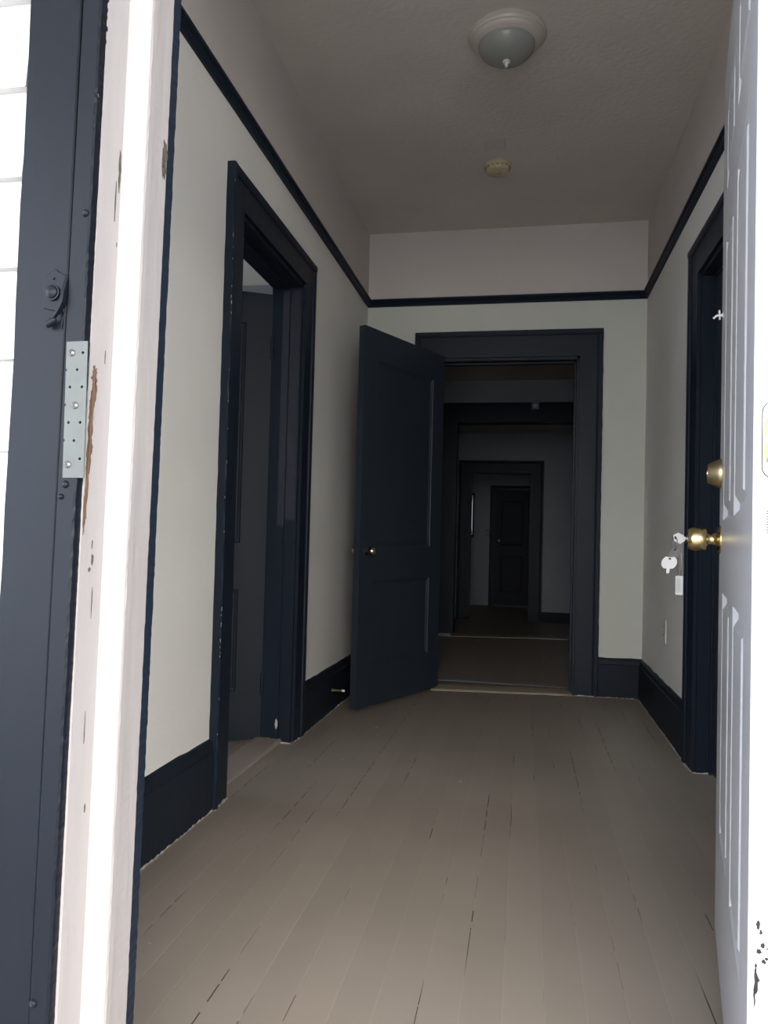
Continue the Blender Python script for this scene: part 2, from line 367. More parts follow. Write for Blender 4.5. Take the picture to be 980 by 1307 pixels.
def foot_line(parent, p0, p1, out):                 # ragged pale line where the dark paint meets the floor
    p0, p1, out = Vector((*p0, 0)), Vector((*p1, 0)), Vector((*out, 0)); n = max(4, int((p1-p0).length/.012)); rings = []
    for k in range(n+1):
        p = p0+(p1-p0)*(k/n); z0 = fz(p.x, p.y); h = max(.0006, random.gauss(.003, .0022)); w_ = max(.001, random.gauss(.003, .0015))
        rings.append([tuple(p-out*.004+Vector((0, 0, z0-.006))), tuple(p+out*w_+Vector((0, 0, z0-.004))), tuple(p+out*w_+Vector((0, 0, z0+.0006))), tuple(p+out*.0006+Vector((0, 0, z0+h))), tuple(p-out*.004+Vector((0, 0, z0+h)))])
    mb = MB(); mb.loft(rings); mb.build('floor_edge_line', 'caulk', parent)
foot_line(bl1, (XL+.020, YF), (XL+.020, LD0-CW+.02), (1, 0)); foot_line(bl2, (XL+.020, LD1+CW), (XL+.020, YB), (1, 0))
foot_line(bb, (BD1+.135, YB-.020), (XR, YB-.020), (0, -1)); foot_line(br, (XR-.020, RD1+.14), (XR-.020, YB), (-1, 0))
foot_line(c1, (XL+.030, LD0-CW), (XL+.019, LD0), (1, 0)); foot_line(c1, (XL+.019, LD1), (XL+.030, LD1+CW), (1, 0)); foot_line(c1, (XL-T, LD1-.018), (XL+.015, LD1-.030), (0, -1))
foot_line(c2, (XR-.020, RD1), (XR-.030, RD1+.14), (-1, 0)); foot_line(c2, (XR-.015, RD1-.018), (XR+.05, RD1-.018), (0, -1))
foot_line(c3, (BD1, YB-.020), (BD1+.135, YB-.030), (0, -1))

# threshold strips
def sill(x0, x1, y0, y1, up):
    mb = MB(); n = 8
    mb.loft([[(x, y0, -.12), (x, y0, fz(x, y0)+up*.3), (x, y0+.015, fz(x, y0)+up), (x, y1, fz(x, y1)+up), (x, y1, -.12)] for x in [x0+(x1-x0)*k/n for k in range(n+1)]])
    return mb
o = sill(BD0+.015, BD1-.015, YB-.03, YB+T, .008).build('trim_6', 'sill'); struct(o, 'pale worn wooden sill under the back doorway', 'threshold')
mb = MB(); mb.box(XL-T-.02, XL-.035, LD0+.015, LD1-.015, -.06, -.012); o = mb.build('trim_7', 'floor', bevel=.006); struct(o, 'taupe painted sill of the left doorway', 'threshold')
o = sill(-.68, 1.05, W2-.02, W2+.17, .006).build('trim_8', 'sill'); struct(o, 'dim worn sill under the second doorway', 'threshold')
mb = MB(); mb.box(.23, 2.2, W3-.02, W3, -.13, 0); struct(mb.build('baseboard_far', 'darksatin'), 'dark baseboard right of the third doorway', 'baseboard')
mb = MB(); mb.box(-.62, .40, .80, YF, -.10, .008); o = mb.build('trim_9', 'sill', bevel=.01); struct(o, 'front door sill', 'threshold')

# ------------------------------------------------------------------ front door frame (left side: seen very close)
r = struct(empty('trim_10'), 'blue black exterior casing board at the far left', 'exterior casing')
mb = MB(); mb.prism_z([(-.672, .888), (-.672, .863), (-.6, .863), (-.598, .865), (-.598, .888)], -.4, 2.3, 40, {1: (.0006, 0)})
lean(mb.build('board', 'darkext', r))
mb = MB(); mb.prism_z([(-.5965, .888), (-.5965, .8625), (-.595, .861), (-.5725, .861), (-.570, .8635), (-.570, .8785), (-.5735, .888)], -.4, 2.3, 420, {3: (.0003, 0), 4: (.0003, .0002), 5: (.0002, .0011)})
lean(mb.build('edge_strip', 'darkext', r), .0165)
r = struct(empty('trim_11'), 'chipped white front door jamb on the left', 'door jamb')
jp = [(-.60, .8765), (-.568, .8765), (-.568, .929)]
for i in range(9):                                  # eased, rounded stop
    a = i/8; jp.append((-.566+.023*math.sin(a*PI/2)**1.3, .931+.0185*a))
jp += [(-.5425, .9515), (-.5445, .955), (-.5445, .965), (-.555, .966), (-.555, 1.030), (-.60, 1.030)]
mb = MB(); mb.prism_z(jp, -.05, 2.1, 200, {len(jp)-6: (.0002, .0001), len(jp)-2: (.0002, 0)})
lean(mb.build('jamb', 'white_trim', r))
def ragged(poly_pts, o, ax, ay, t, name, mat, parent):
    mb = MB(); mb.plate(poly_pts, o, ax, ay, t); return lean(mb.build(name, mat, parent))
# damage on the jamb (local axes: y along the depth, z up)
AX, AZ = (0, 1, 0), (0, 0, 1)
ragged(blob(.9235, 1.425, .0022, .030, 26, .5), (-.5678, 0, 0), AX, AZ, .0008, 'crack', 'gouge', r)
ragged(blob(.9165, 1.375, .0009, .028, 20, .5), (-.5678, 0, 0), AX, AZ, .0006, 'crack', 'gouge', r)
ragged(blob(1.0215, 1.487, .0075, .028, 30, .35), (-.5548, 0, 0), AX, AZ, .0007, 'gouge', 'gouge', r)
ragged(blob(.8835, 1.045, .0042, .052, 40, .55), (-.5678, 0, 0), AX, AZ, .0012, 'bare_wood', 'wood_raw', r)
ragged(blob(.8815, .985, .0026, .042, 30, .5), (-.5678, 0, 0), AX, AZ, .0012, 'bare_wood', 'wood_raw', r)
for cy, cz, w_, h_ in ((.8875, 1.128, .0055, .013), (.8895, 1.108, .0035, .016), (.884, 1.09, .003, .02), (.8855, 1.035, .0042, .012), (.8795, .955, .0016, .03)):
    ragged(blob(cy, cz, w_, h_, 26, .6), (-.5679, 0, 0), AX, AZ, .0010, 'bare_wood', 'wood_raw', r)
for k in range(3):
    a = 1.00+.03*k
    mb = MB(); mb.tube([(-.5665, .8800+.0018*k, a-.02), (-.5655, .8815+.0018*k, a+.035), (-.566, .8812+.0015*k, a+.075)], .0011, 6)
    lean(mb.build('splinter', 'wood_raw', r))
for cy, cz, w, h in ((.9035, .885, .0022, .009), (.8975, .872, .0030, .0030), (.9015, .905, .0012, .006), (.9105, 1.16, .0006, .009), (.925, 1.32, .0008, .0035), (.9145, .55, .0012, .006), (.905, .66, .0007, .02), (.907, .83, .0006, .02)):
    ragged(blob(cy, cz, w, h, 12, .4), (-.5678, 0, 0), AX, AZ, .0005, 'chip', 'gouge', r)
r = struct(empty('trim_12'), 'thin black inner edge strip beside the white jamb', 'inner casing')
mb = MB(); mb.prism_z([(-.68, 1.0295), (-.558, 1.0295), (-.5555, 1.031), (-.555, 1.052), (-.557, 1.054), (-.68, 1.050)], -.05, 2.2, 300, {2: (.0003, 0), 3: (.0003, 0)})
lean(mb.build('strip', 'dark', r))
# right side and head of the frame, with the added transom
r = struct(empty('trim_13'), 'front door frame head and hinge side', 'door frame')
mb = MB(); mb.box(.347, .40, .88, YF, -.05, FH+.1); mb.box(.335, .348, .95, .985, 0, FH); mb.build('hinge_jamb', 'white_trim', r)
mb = MB(); mb.box(-.66, .40, .88, YF, FH+.02, FH+.09); mb.build('head', 'white_trim', r)
mb = MB(); mb.box(-.66, .40, .9, .95, TR1-.04, TR1+.02); mb.box(-.12, -.09, .91, .94, FH+.08, TR1); mb.build('added_transom_frame', 'white_trim', r)
mb = MB(); mb.box(.385, .51, .861, .888, -.4, 2.8); mb.box(-.672, .51, .861, .888, TR1+.02, 2.8); mb.build('casing', 'darkext', r)
# unseen porch, added to shape the daylight, and ground to bounce it
mb = MB(); mb.box(-3.5, 3.5, -2.6, .86, -.35, -.22); struct(mb.build('floor_porch_added', 'porch'), 'added grey porch boards outside the entrance', 'porch floor')
mb = MB(); mb.box(-4.2, 3.5, -2.3, .9, 2.95, 3.05); struct(mb.build('ceiling_porch_added', 'siding'), 'added white porch ceiling that blocks the high sky', 'porch ceiling')
mb = MB(); mb.box(-40, 40, -60, -2.6, -1.0, -.9); struct(mb.build('ground', 'ground'), 'pale ground in front of the house', 'ground')

# ------------------------------------------------------------------ panelled door leaves
def panel_leaf(mb, w, h, t, panels, prof):
    """leaf in local space: x 0..w, y 0..t (front face y=0), z 0..h; prof = [(inset, depth)...]"""
    xs = sorted({0, w}|{p[0] for p in panels}|{p[1] for p in panels}); zs = sorted({0, h}|{p[2] for p in panels}|{p[3] for p in panels})
    def inpanel(x, z):
        for p in panels:
            if p[0] < x < p[1] and p[2] < z < p[3]: return p
    for side in (0, 1):
        Y = lambda d: d if side == 0 else t-d
        for i in range(len(xs)-1):
            for j in range(len(zs)-1):
                if inpanel((xs[i]+xs[i+1])/2, (zs[j]+zs[j+1])/2): continue
                mb.quad([(xs[i], Y(0), zs[j]), (xs[i+1], Y(0), zs[j]), (xs[i+1], Y(0), zs[j+1]), (xs[i], Y(0), zs[j+1])])
        for p in panels:
            px = sorted({p[0], p[1]}|{x for x in xs if p[0] < x < p[1]}); pz = sorted({p[2], p[3]}|{z for z in zs if p[2] < z < p[3]})
            prev = (0, 0)
            ring = lambda ins, d: [(p[0]+ins, Y(d), p[2]+ins), (p[1]-ins, Y(d), p[2]+ins), (p[1]-ins, Y(d), p[3]-ins), (p[0]+ins, Y(d), p[3]-ins)]
            a = ring(0, 0)
            for ins, d in prof:
                b = ring(ins, d)
                for k in range(4): mb.quad([a[k], a[(k+1) % 4], b[(k+1) % 4], b[k]])
                a = b
            mb.quad(a)
    for i in range(len(xs)-1):
        for z in (0, h): mb.quad([(xs[i], 0, z), (xs[i+1], 0, z), (xs[i+1], t, z), (xs[i], t, z)])
    for j in range(len(zs)-1):
        for x in (0, w): mb.quad([(x, 0, zs[j]), (x, t, zs[j]), (x, t, zs[j+1]), (x, 0, zs[j+1])])
    return mb

# front door: local x from the hinge edge to the free edge, local y from the outside face to the inside face
W_, H_, T_ = .886, 2.045, .044
ang = .1941
fd = empty('door_1', (.2924, 1.0386, .018), PI/2-ang); struct(fd, 'white six-panel front door swung open at the right', 'door')
pan = []
for x0, x1 in ((.13, .375), (.475, .725)):
    for z0, z1 in ((.275, .80), (.96, 1.585), (1.70, 1.885)): pan.append((x0, x1, z0, z1))
mb = MB()
# NB with rotation PI/2-ang local +x = (sin, cos); local +y = (-cos, sin) points to the hall; the leaf body lies on the -y side
panel_leaf(mb, W_, H_, -T_, pan, [(.010, -.009), (.020, -.009), (.034, .0004)])
mb.build('leaf', 'door_white', fd)
mb = MB(); mb.box(-.0018, .002, -.0385, -.0062, .002, H_-.002); mb.build('edge_strip', 'edge_white', fd)['label'] = 'bright hinge edge of the door'
for zc in (.25, 1.047, 1.80):
    hb = MB(); hb.plate(round_rect(-.0435, -.0108, zc-.0505, zc+.0505, .015), (-.0034, 0, 0), (0, 1, 0), (0, 0, 1), .0018)
    hg = hb.build('hinge', 'edge_white', fd)
    hb = MB(); hb.plate(round_rect(-.0449, -.0094, zc-.0519, zc+.0519, .0162), (-.0022, 0, 0), (0, 1, 0), (0, 0, 1), .0006); hb.build('mortise_gap_shade', 'chip', hg)  # dark plate drawn as the shadow line around the hinge leaf
    hb = MB(); hb.plate([(-.0425, zc+.005), (-.020, zc+.006), (-.0128, zc+.004), (-.0122, zc+.020), (-.0145, zc+.027), (-.026, zc+.031), (-.0425, zc+.029)], (-.0037, 0, 0), (0, 1, 0), (0, 0, 1), .0005); hb.plate([(-.0425, zc-.033), (-.022, zc-.034), (-.0135, zc-.029), (-.0122, zc-.018), (-.0128, zc-.004), (-.030, zc-.005), (-.0425, zc-.003)], (-.0037, 0, 0), (0, 1, 0), (0, 0, 1), .0005); hb.build('bare_brass', 'brass_pale', hg)
    kb = MB(); kb.lathe([(.006, zc-.051), (.0065, zc-.05), (.0065, zc+.05), (.006, zc+.051)], (-.004, -.052, 0), n=20); kb.build('knuckle', 'brass_pale', hg, smooth=True)
    for dz, dy in ((.022, -.021), (-.027, -.020), (.0, -.036), (.040, -.036)):
        sb = MB(); sb.lathe([(.0046, 0), (.0046, .0006), (.0036, .0012), (0, .0013)], (-.0034, dy, zc+dz), (-1, 0, 0), 18)
        sb.box(-.0050, -.0044, dy-.0028, dy+.0028, zc+dz-.0005, zc+dz+.0005); sb.box(-.0050, -.0044, dy-.0005, dy+.0005, zc+dz-.0028, zc+dz+.0028)
        sb.build('screw', 'steel', hg, smooth=False)
mb = MB()
for cy, cz, w, h in ((-.0115, .425, .0022, .006), (-.0145, .416, .0016, .003), (-.017, .40, .0025, .003), (-.013, .392, .003, .003), (-.0095, .372, .0012, .004), (-.0185, .380, .003, .0025), (-.0215, .384, .002, .002), (-.0095, .352, .0022, .018), (-.0082, .335, .0012, .014), (-.0125, .356, .0013, .003), (-.0245, .412, .0015, .002), (-.022, .397, .001, .001)):
    mb.plate(blob(cy, cz, w, h, 14, .5), (-.0024, 0, 0), (0, 1, 0), (0, 0, 1), .0006)
mb.build('paint_chips', 'chip', fd)['label'] = 'dark chips in the white edge paint'
mb = MB()
for k in range(9): mb.box(-.0024, -.0017, -.0185-random.uniform(0, .0012), -.0160, .925+.0035*k, .9268+.0035*k)
mb.build('stamped_lettering', 'ink', fd)
# lockset
KX, KZ = .826, .918
kn = MB(); kn.lathe([(.0, 0), (.033, 0), (.033, .002), (.029, .006), (.018, .0085), (.0145, .012), (.0125, .018), (.0120, .024), (.0135, .0275), (.0180, .0295), (.0245, .0310), (.0268, .0345), (.0276, .042), (.0276, .054), (.0268, .0610), (.0245, .0665), (.0225, .0705), (.020, .0715), (.0, .0715)], (KX, 0, KZ), (0, 1, 0), 48)
ko = kn.build('knob', 'brass', fd, smooth=True)
cy_ = MB(); cy_.lathe([(0, .0705), (.0085, .0705), (.0085, .0745), (.0075, .0755), (0, .0755)], (KX, 0, KZ), (0, 1, 0), 28); cy_.build('keyhole_cylinder', 'steel', ko, smooth=True)
db = MB(); db.lathe([(0, 0), (.034, 0), (.034, .004), (.0325, .008), (.0235, .028), (.0215, .030), (.0, .030)], (KX, 0, KZ+.155), (0, 1, 0), 48)
do = db.build('deadbolt', 'brass_dull', fd, smooth=True)
d2 = MB(); d2.lathe([(0, .0295), (.0105, .0295), (.0105, .0315), (0, .0318)], (KX, 0, KZ+.155), (0, 1, 0), 28); d2.build('keyhole_cylinder', 'brass', do, smooth=True)
kn = MB(); kn.lathe([(0, 0), (.032, 0), (.030, .006), (.014, .012), (.012, .024), (.024, .035), (.0275, .048), (.024, .064), (0, .066)], (KX, -T_, KZ), (0, -1, 0), 40); kn.build('knob', 'brass', fd, smooth=True)
hk = MB()                                           # little white screw hook near the free edge
hx, hz = .845, 1.453
hk.tube([(hx, 0, hz), (hx, .012, hz+.001), (hx, .017, hz-.002), (hx, .021, hz-.006)], .0028, 8); hk.tube([(hx, .007, hz-.010), (hx, .008, hz+.013)], .0022, 8); hk.lathe([(0, 0), (.006, 0), (.005, .003), (0, .003)], (hx, 0, hz), (0, 1, 0), 16)
hk.build('screw_hook', 'plastic_white', fd, smooth=True)

# keys hanging from the lock
def dpt(x, y, z): return fd.matrix_basis @ Vector((x, y, z))
kp = dpt(KX, .0755, KZ)
kr = empty('key_ring', kp, 0); tag(kr, 'bunch of silver keys with a pale tag hanging from the front door knob', 'keys')
nrm = Vector((-math.cos(ang), math.sin(ang), 0)); along = Vector((math.sin(ang), math.cos(ang), 0))
def key_shape(headr, blade, kind):
    """outline in 2-D: head centred at origin, blade towards -y"""
    if kind == 'hex': head = [(headr*math.cos(math.radians(a)), headr*math.sin(math.radians(a))) for a in range(-60, 241, 60)]
    else: head = arc(0, 0, headr, -62, 242, 22)
    if kind == 'heart': head = [(x*1.05, y*(1.0)+(-.18*headr if abs(x) < .3*headr and y > 0 else 0)) for x, y in head]
    bl = [(-.0042, -headr*.8), (-.0042, -headr-blade*.3), (-.0030, -headr-blade*.38), (-.0042, -headr-blade*.5), (-.0026, -headr-blade*.62), (-.0040, -headr-blade*.75), (-.0028, -headr-blade*.88), (0, -headr-blade), (.0040, -headr-blade*.92), (.0042, -headr*.8)]
    return head+bl
def key(origin, ax, ay, headr, blade, kind, mat='steel'):
    ax = Vector(ax).normalized(); ay = Vector(ay).normalized(); n_ = ax.cross(ay)
    mb = MB(); mb.plate(key_shape(headr, blade, kind), Vector(origin)-n_*.0011, ax, ay, .0022)
    o = mb.build('key', mat, kr, bevel=.0004)
    mb = MB(); c = Vector(origin)+ay*headr*.55
    mb.lathe([(.0, -.0013), (.0028, -.0013), (.0028, .0013), (0, .0013)], c, n_, 16); mb.build('key_hole', 'hole', o)
    mb = MB(); mb.lathe([(headr*.38, -.0014), (headr*.62, -.0014), (headr*.62, .0014), (headr*.38, .0014)], Vector(origin)-ay*headr*.2, n_, 24); mb.build('stamped_ring', mat, o, smooth=True)
    return o
Z = Vector((0, 0, 1))
view = Vector((-.38, -.92, 0)).normalized()
side = Vector((.92, -.38, 0)).normalized()
h1 = nrm*.0150+Z*.001
face = view                                            # heads hang turned towards the entrance
key(h1, side*-.15+Z, nrm, .0140, .012, 'hex')
rc = h1+nrm*.010+Z*-.012
mb = MB(); mb.tube([rc+(side*math.cos(a)*.7+view*math.cos(a)*.5)*.0105+Z*math.sin(a)*.0165 for a in [2*PI*i/28 for i in range(28)]], .0012, 8, True); mb.build('ring', 'steel', kr, smooth=True)
k2 = rc+Z*-.024+side*.001
key(k2, side+view*.2, Vector((.10, .02, 1)), .0140, .022, 'hex')
k3 = rc+Z*-.047-side*.010+view*.006
key(k3, side-view*.1, Vector((.16, .05, 1)), .0172, .009, 'heart')
lk = [rc+Z*-.020+side*.012+(side*math.cos(a)*.0050+Z*(math.sin(a)*.031-.029))+view*-.003 for a in [2*PI*i/26 for i in range(26)]]
mb = MB(); mb.tube(lk, .0012, 8, True); mb.build('loop', 'steel', kr, smooth=True)
tc_ = rc+Z*-.100+side*.012+view*-.002
mb = MB(); mb.plate(round_rect(-.0085, .0085, -.0225, .0225, .0015, 3), tc_, side, Z, .0022); tg = mb.build('tag', 'tagwhite', kr); tg['label'] = 'pale rectangular key tag'
mb = MB()
for i, (xx, hh) in enumerate(((-.0048, .030), (-.0015, .034), (.002, .026))):
    z_ = hh/2
    while z_ > -hh/2:
        l = random.uniform(.0015, .004)
        q = tc_+side*xx+Z*(z_-l/2)-view*-.0024
        c = [q-side*.0007, q+side*.0007]; mb.loft([[c[0]-Z*l*.4+view*.0004, c[1]-Z*l*.4+view*.0004, c[1]-Z*l*.4-view*.0026, c[0]-Z*l*.4-view*.0026], [c[0]+Z*l*.4+view*.0004, c[1]+Z*l*.4+view*.0004, c[1]+Z*l*.4-view*.0026, c[0]+Z*l*.4-view*.0026]])
        z_ -= l+.0012
mb.build('lettering', 'ink', tg)

# back door: opened into the hall, hinged on the left
def leaf(name, hinge, free, zb, h, t, panels, label, knob=None, side=1, mat='darkdoor', knobmat='steel'):
    hinge = Vector(hinge); free = Vector(free); d = free-hinge; w = d.length
    e = empty(name, (hinge.x, hinge.y, zb), math.atan2(d.y, d.x)); struct(e, label, 'door')
    mb = MB(); panel_leaf(mb, w, h, side*t, [(a*w, b*w, z0, z1) for a, b, z0, z1 in panels], [(.004, side*.006), (.012, side*.008), (.016, side*.012), (.05, side*.012)] if True else [])
    mb.build('leaf', mat, e)
    if knob:
        for y, a in ((0, -side), (side*t, side)):
            kb = MB(); kb.lathe([(0, -.002), (.024, -.002), (.022, .004), (.010, .008), (.009, .022), (.018, .030), (.025, .040), (.025, .048), (.018, .056), (0, .058)], (w-.062, y, knob), (0, a, 0), 36)
            kb.build('knob', knobmat, e, smooth=True)
    for zc in (.25, h-.25):
        hb = MB(); hb.lathe([(.007, zc-.05), (.0075, zc-.048), (.0075, zc+.048), (.007, zc+.05)], (0, -side*.006, 0), n=16); hb.build('hinge', mat, e, smooth=True)
    return e
M['knob_dark'] = paint('tarnished_bronze', (.32, .27, .22), .2, .1, 20, metallic=1.)
leaf('door_2', (-.552, 4.655), (-.903, 3.90), -.012, 2.07, .04, [(.15, .85, .22, .68), (.15, .85, .87, 1.90)], 'navy black two-panel door opened into the hallway at the back', .845, side=1, knobmat='knob_dark')
leaf('door_3', (-1.165, 3.243), (-1.165-.70, 3.243-.365), -.02, 2.045, .038, [(.15, .85, .22, .68), (.15, .85, .89, 1.90)], 'navy black door ajar into the left side room', .9, side=-1, mat='darksatin', knobmat='knob_dark')
leaf('door_4', (XR+.052, RD0+.02), (XR+.052, RD1-.02), 0, 2.03, .04, [(.15, .85, .22, .68), (.15, .85, .89, 1.88)], 'dark closed door in the right hallway wall', None, side=-1)
e = leaf('door_5', (.075, W4-.025), (-.44, W4-.025), -.12, 1.75, .035, [(.18, .82, .2, .75), (.18, .82, .92, 1.6)], 'last dark door at the end of the far room', .99, side=-1, mat='darksatin', knobmat='plastic_white')
casing('trim_14', (0, W4, 0), (1, 0, 0), (0, -1, 0), -.455, .09, 1.645, .07, 'dark casing around the last door', zb=-.13, jamb=.02, stop=False)
r = struct(empty('added_slit_window'), 'unexplained bright slit in the farthest room, built as an added glowing window', 'window')
mb = MB(); mb.box(-1.36, -.765, W4-.015, W4+.0, .91, .95); mb.box(-1.36, -.765, W4-.015, W4, 1.55, 1.59); mb.box(-.79, -.765, W4-.015, W4, .94, 1.56); mb.box(-1.36, -1.33, W4-.015, W4, .94, 1.56); mb.build('slit_frame', 'darksatin', r)
mb = MB(); mb.box(-1.33, -.78, W4+.03, W4+.04, .94, 1.56); mb.build('slit_glow', 'slit_glow', r)  # glowing pane standing in for a bright slit of unknown origin
mb = MB()
rings = []
for k in range(13):
    zz_ = .96+.58*k/12; xr_ = -.815+.022*(abs(k-6)/6)**2
    rings.append([(-1.33, W4+.01, zz_), (xr_, W4+.01, zz_), (xr_, W4+.02, zz_), (-1.33, W4+.02, zz_)])
mb.loft(rings); mb.build('slit_mask', 'darksatin', r)

# ------------------------------------------------------------------ fixtures
cl = empty('ceiling_light', (-.105, 2.86, H)); tag(cl, 'flush dome ceiling light with beige ring and grey glass', 'ceiling light')
mb = MB(); mb.lathe([(0, 0), (.150, 0), (.152, -.006), (.146, -.012), (.143, -.013), (.139, -.022), (.134, -.024), (.129, -.033), (.122, -.036), (.115, -.042), (.108, -.043), (.106, -.036), (0, -.036)], n=64); mb.build('canopy', 'canopy', cl, smooth=True)
mb = MB(); mb.lathe([(0, -.037)]+[(.110*math.cos(a), -.040-.062*math.sin(a)) for a in [PI/2*i/14 for i in range(14)]]+[(.006, -.102), (0, -.102)], n=64); mb.build('glass_dome', 'glassy', cl, smooth=True)
mb = MB(); mb.lathe([(0, -.100), (.012, -.100), (.0155, -.104), (.0145, -.109), (.007, -.112), (.0055, -.116), (.0065, -.121), (.0055, -.127), (0, -.128)], n=28); mb.build('finial', 'plastic_white', cl, smooth=True)
sd = empty('smoke_detector', (-.175, 3.88, H)); tag(sd, 'small yellowed round smoke detector on the ceiling', 'smoke detector')
mb = MB(); mb.lathe([(0, 0), (.072, 0), (.073, -.010), (.070, -.014), (0, -.014)], n=48); mb.build('base', 'plastic_yellow', sd, smooth=True)
mb = MB(); mb.lathe([(0, -.013), (.064, -.013), (.064, -.026), (.058, -.036), (.040, -.042), (.024, -.043), (.022, -.046), (0, -.046)], n=48); db_ = mb.build('dome', 'plastic_yellow', sd, smooth=True)
mb = MB()
for k in range(16):
    a = 2*PI*k/16; c, s_ = math.cos(a), math.sin(a)
    mb.prism([(-.005, -.0015), (.005, -.0015), (.005, .0015), (-.005, .0015)], (c*.0625, s_*.0625, -.021), (-s_, c, 0), (0, 0, 1), (c, s_, 0), .0022)
mb.build('vent_slots', 'hole', sd)
bp_ = MB(); bp_.plate(round_rect(-.055, .055, -.05, .05, .006), (-.185, 3.66, H-.003), (1, 0, 0), (0, 1, 0), .003); tag(bp_.build('ceiling_patch', 'patch', bevel=.001), 'pale square blank patch on the ceiling by the smoke detector', 'cover plate')
op = empty('wall_outlet', (XR, 3.945, .475)); tag(op, 'white outlet cover plate low on the right wall', 'outlet')
mb = MB(); mb.plate(round_rect(-.036, .036, -.060, .060, .004), (0, 0, 0), (0, -1, 0), (0, 0, 1), -.0065 if False else .0065)
o = mb.build('cover_plate', 'plastic_white', op, bevel=.002)
for v in o.data.vertices: v.co.x = -abs(v.co.x)
for dz in (-.02, .02):
    mb = MB(); mb.plate(round_rect(-.014, .014, dz-.013, dz+.013, .006), (-.0062, 0, 0), (0, 1, 0), (0, 0, 1), -.002 if False else .001); q = mb.build('receptacle', 'plastic_white', op)
    for v in q.data.vertices: v.co.x = -.0062-abs(v.co.x+.0062)
    mb = MB(); mb.box(-.0082, -.007, -.006, -.0045, dz-.004, dz+.005); mb.box(-.0082, -.007, .0045, .006, dz-.004, dz+.005); mb.build('slot', 'hole', q)
ds = empty('door_stop', (XL+.020, 3.93, .115+fz(XL, 3.93))); tag(ds, 'small pale spring door stop on the left baseboard by the back door', 'door stop')
mb = MB(); mb.lathe([(0, 0), (.010, 0), (.010, .003), (.006, .006), (0, .006)], (0, 0, 0), (1, 0, 0), 20); mb.build('mount', 'brass_dull', ds, smooth=True)
mb = MB(); mb.tube([(.005+.052*i/120, .0048*math.cos(i*.9), .0048*math.sin(i*.9)) for i in range(121)], .0012, 6); mb.build('spring', 'brass_dull', ds, smooth=True)
mb = MB(); mb.lathe([(0, 0), (.0065, 0), (.0072, .004), (.0072, .012), (.005, .015), (0, .015)], (.056, 0, 0), (1, 0, 0), 20); mb.build('rubber_tip', 'plastic_white', ds, smooth=True)
# sensor on the header of the second doorway, switch in the far room
sn = empty('header_sensor', (.079, W2-.031, 2.19)); tag(sn, 'small grey box-shaped fixture on the dark header of the second doorway', 'fixture')
mb = MB(); mb.box(-.036, .036, -.025, 0, -.042, .042); mb.build('housing', 'grey_plastic', sn, bevel=.006)
mb = MB(); mb.lathe([(0, 0), (.02, 0), (.018, .012), (0, .018)], (0, -.025, -.008), (0, -1, 0), 24); mb.build('lens', 'plastic_white', sn, smooth=True)
sw = empty('light_switch', (-.557, W4, .985)); tag(sw, 'tiny switch plate on the far end wall beside the last door', 'light switch')
mb = MB(); mb.box(-.035, .035, -.006, 0, -.058, .058); mb.build('cover_plate', 'grey_plastic', sw, bevel=.002)
mb = MB(); mb.box(-.005, .005, -.014, -.005, -.01, .012); mb.build('toggle', 'plastic_white', sw)

# hardware on the exterior casing (front face y = .861, leaning with it)
def lx(x, z): return x
FY = .8606
mp = empty('mending_plate', (-.5725, FY, 1.08), 0); tag(mp, 'perforated galvanised metal plate screwed to the dark exterior casing', 'metal plate')
mp.rotation_euler.y = -.008
holes = [(.0085, .0735), (-.0155, .0515), (.001, .0515), (-.0085, .029), (.0085, .029), (-.0165, .006), (-.009, -.017), (.0075, -.017), (-.0175, -.040), (-.0005, -.0405), (.0085, -.064)]
mb = MB(); edgel = [(-.0165, -.0885), (.0145, -.0885), (.0145, .0885), (-.0145, .0885)]
mb.plate(round_rect(-.0152, .0150, -.0885, .0885, .0006, 2), (0, 0, 0), (1, 0, 0), (0, 0, 1), .0014)
# quarter out the punched holes with a boolean of drilled cylinders
po = mb.build('strip', 'zinc', mp)
cb = MB()
for hx_, hz_ in holes: cb.lathe([(0, -.006), (.0019, -.006), (.0019, .006), (0, .006)], (hx_ if abs(hx_) < .0145 else math.copysign(.0152, hx_), 0, hz_), (0, 1, 0), 14)
cut = cb.build('cutter', 'hole'); cut.matrix_world = mp.matrix_basis.copy(); bpy.context.view_layer.update()
bo = po.modifiers.new('holes', 'BOOLEAN'); bo.object = cut; bo.operation = 'DIFFERENCE'; bo.solver = 'EXACT'
bpy.context.view_layer.update()
me = bpy.data.meshes.new_from_object(po.evaluated_get(bpy.context.evaluated_depsgraph_get()))
po.modifiers.clear(); po.data = me; bpy.data.objects.remove(cut)
if not me.materials: me.materials.append(M['zinc'])
for hx_, hz_ in ((-.0075, .0735), (-.0005, .005), (-.0085, -.0715)):
    mb = MB(); mb.lathe([(0, .0012), (.0047, .0012), (.0046, .0022), (.0032, .0036), (.0014, .0041), (0, .0041)], (hx_, 0, hz_), (0, -1, 0), 24)
    s_ = mb.build('screw', 'steel', mp, smooth=True)
    mb = MB()
    for a in (.6, .6+PI/2):
        c, sn_ = math.cos(a), math.sin(a); mb.prism([(-.0025, -.0004), (.0025, -.0004), (.0025, .0004), (-.0025, .0004)], (hx_, -.0036, hz_), (c, 0, sn_), (-sn_, 0, c), (0, -1, 0), .0008)
    mb.build('slot', 'hole', s_)
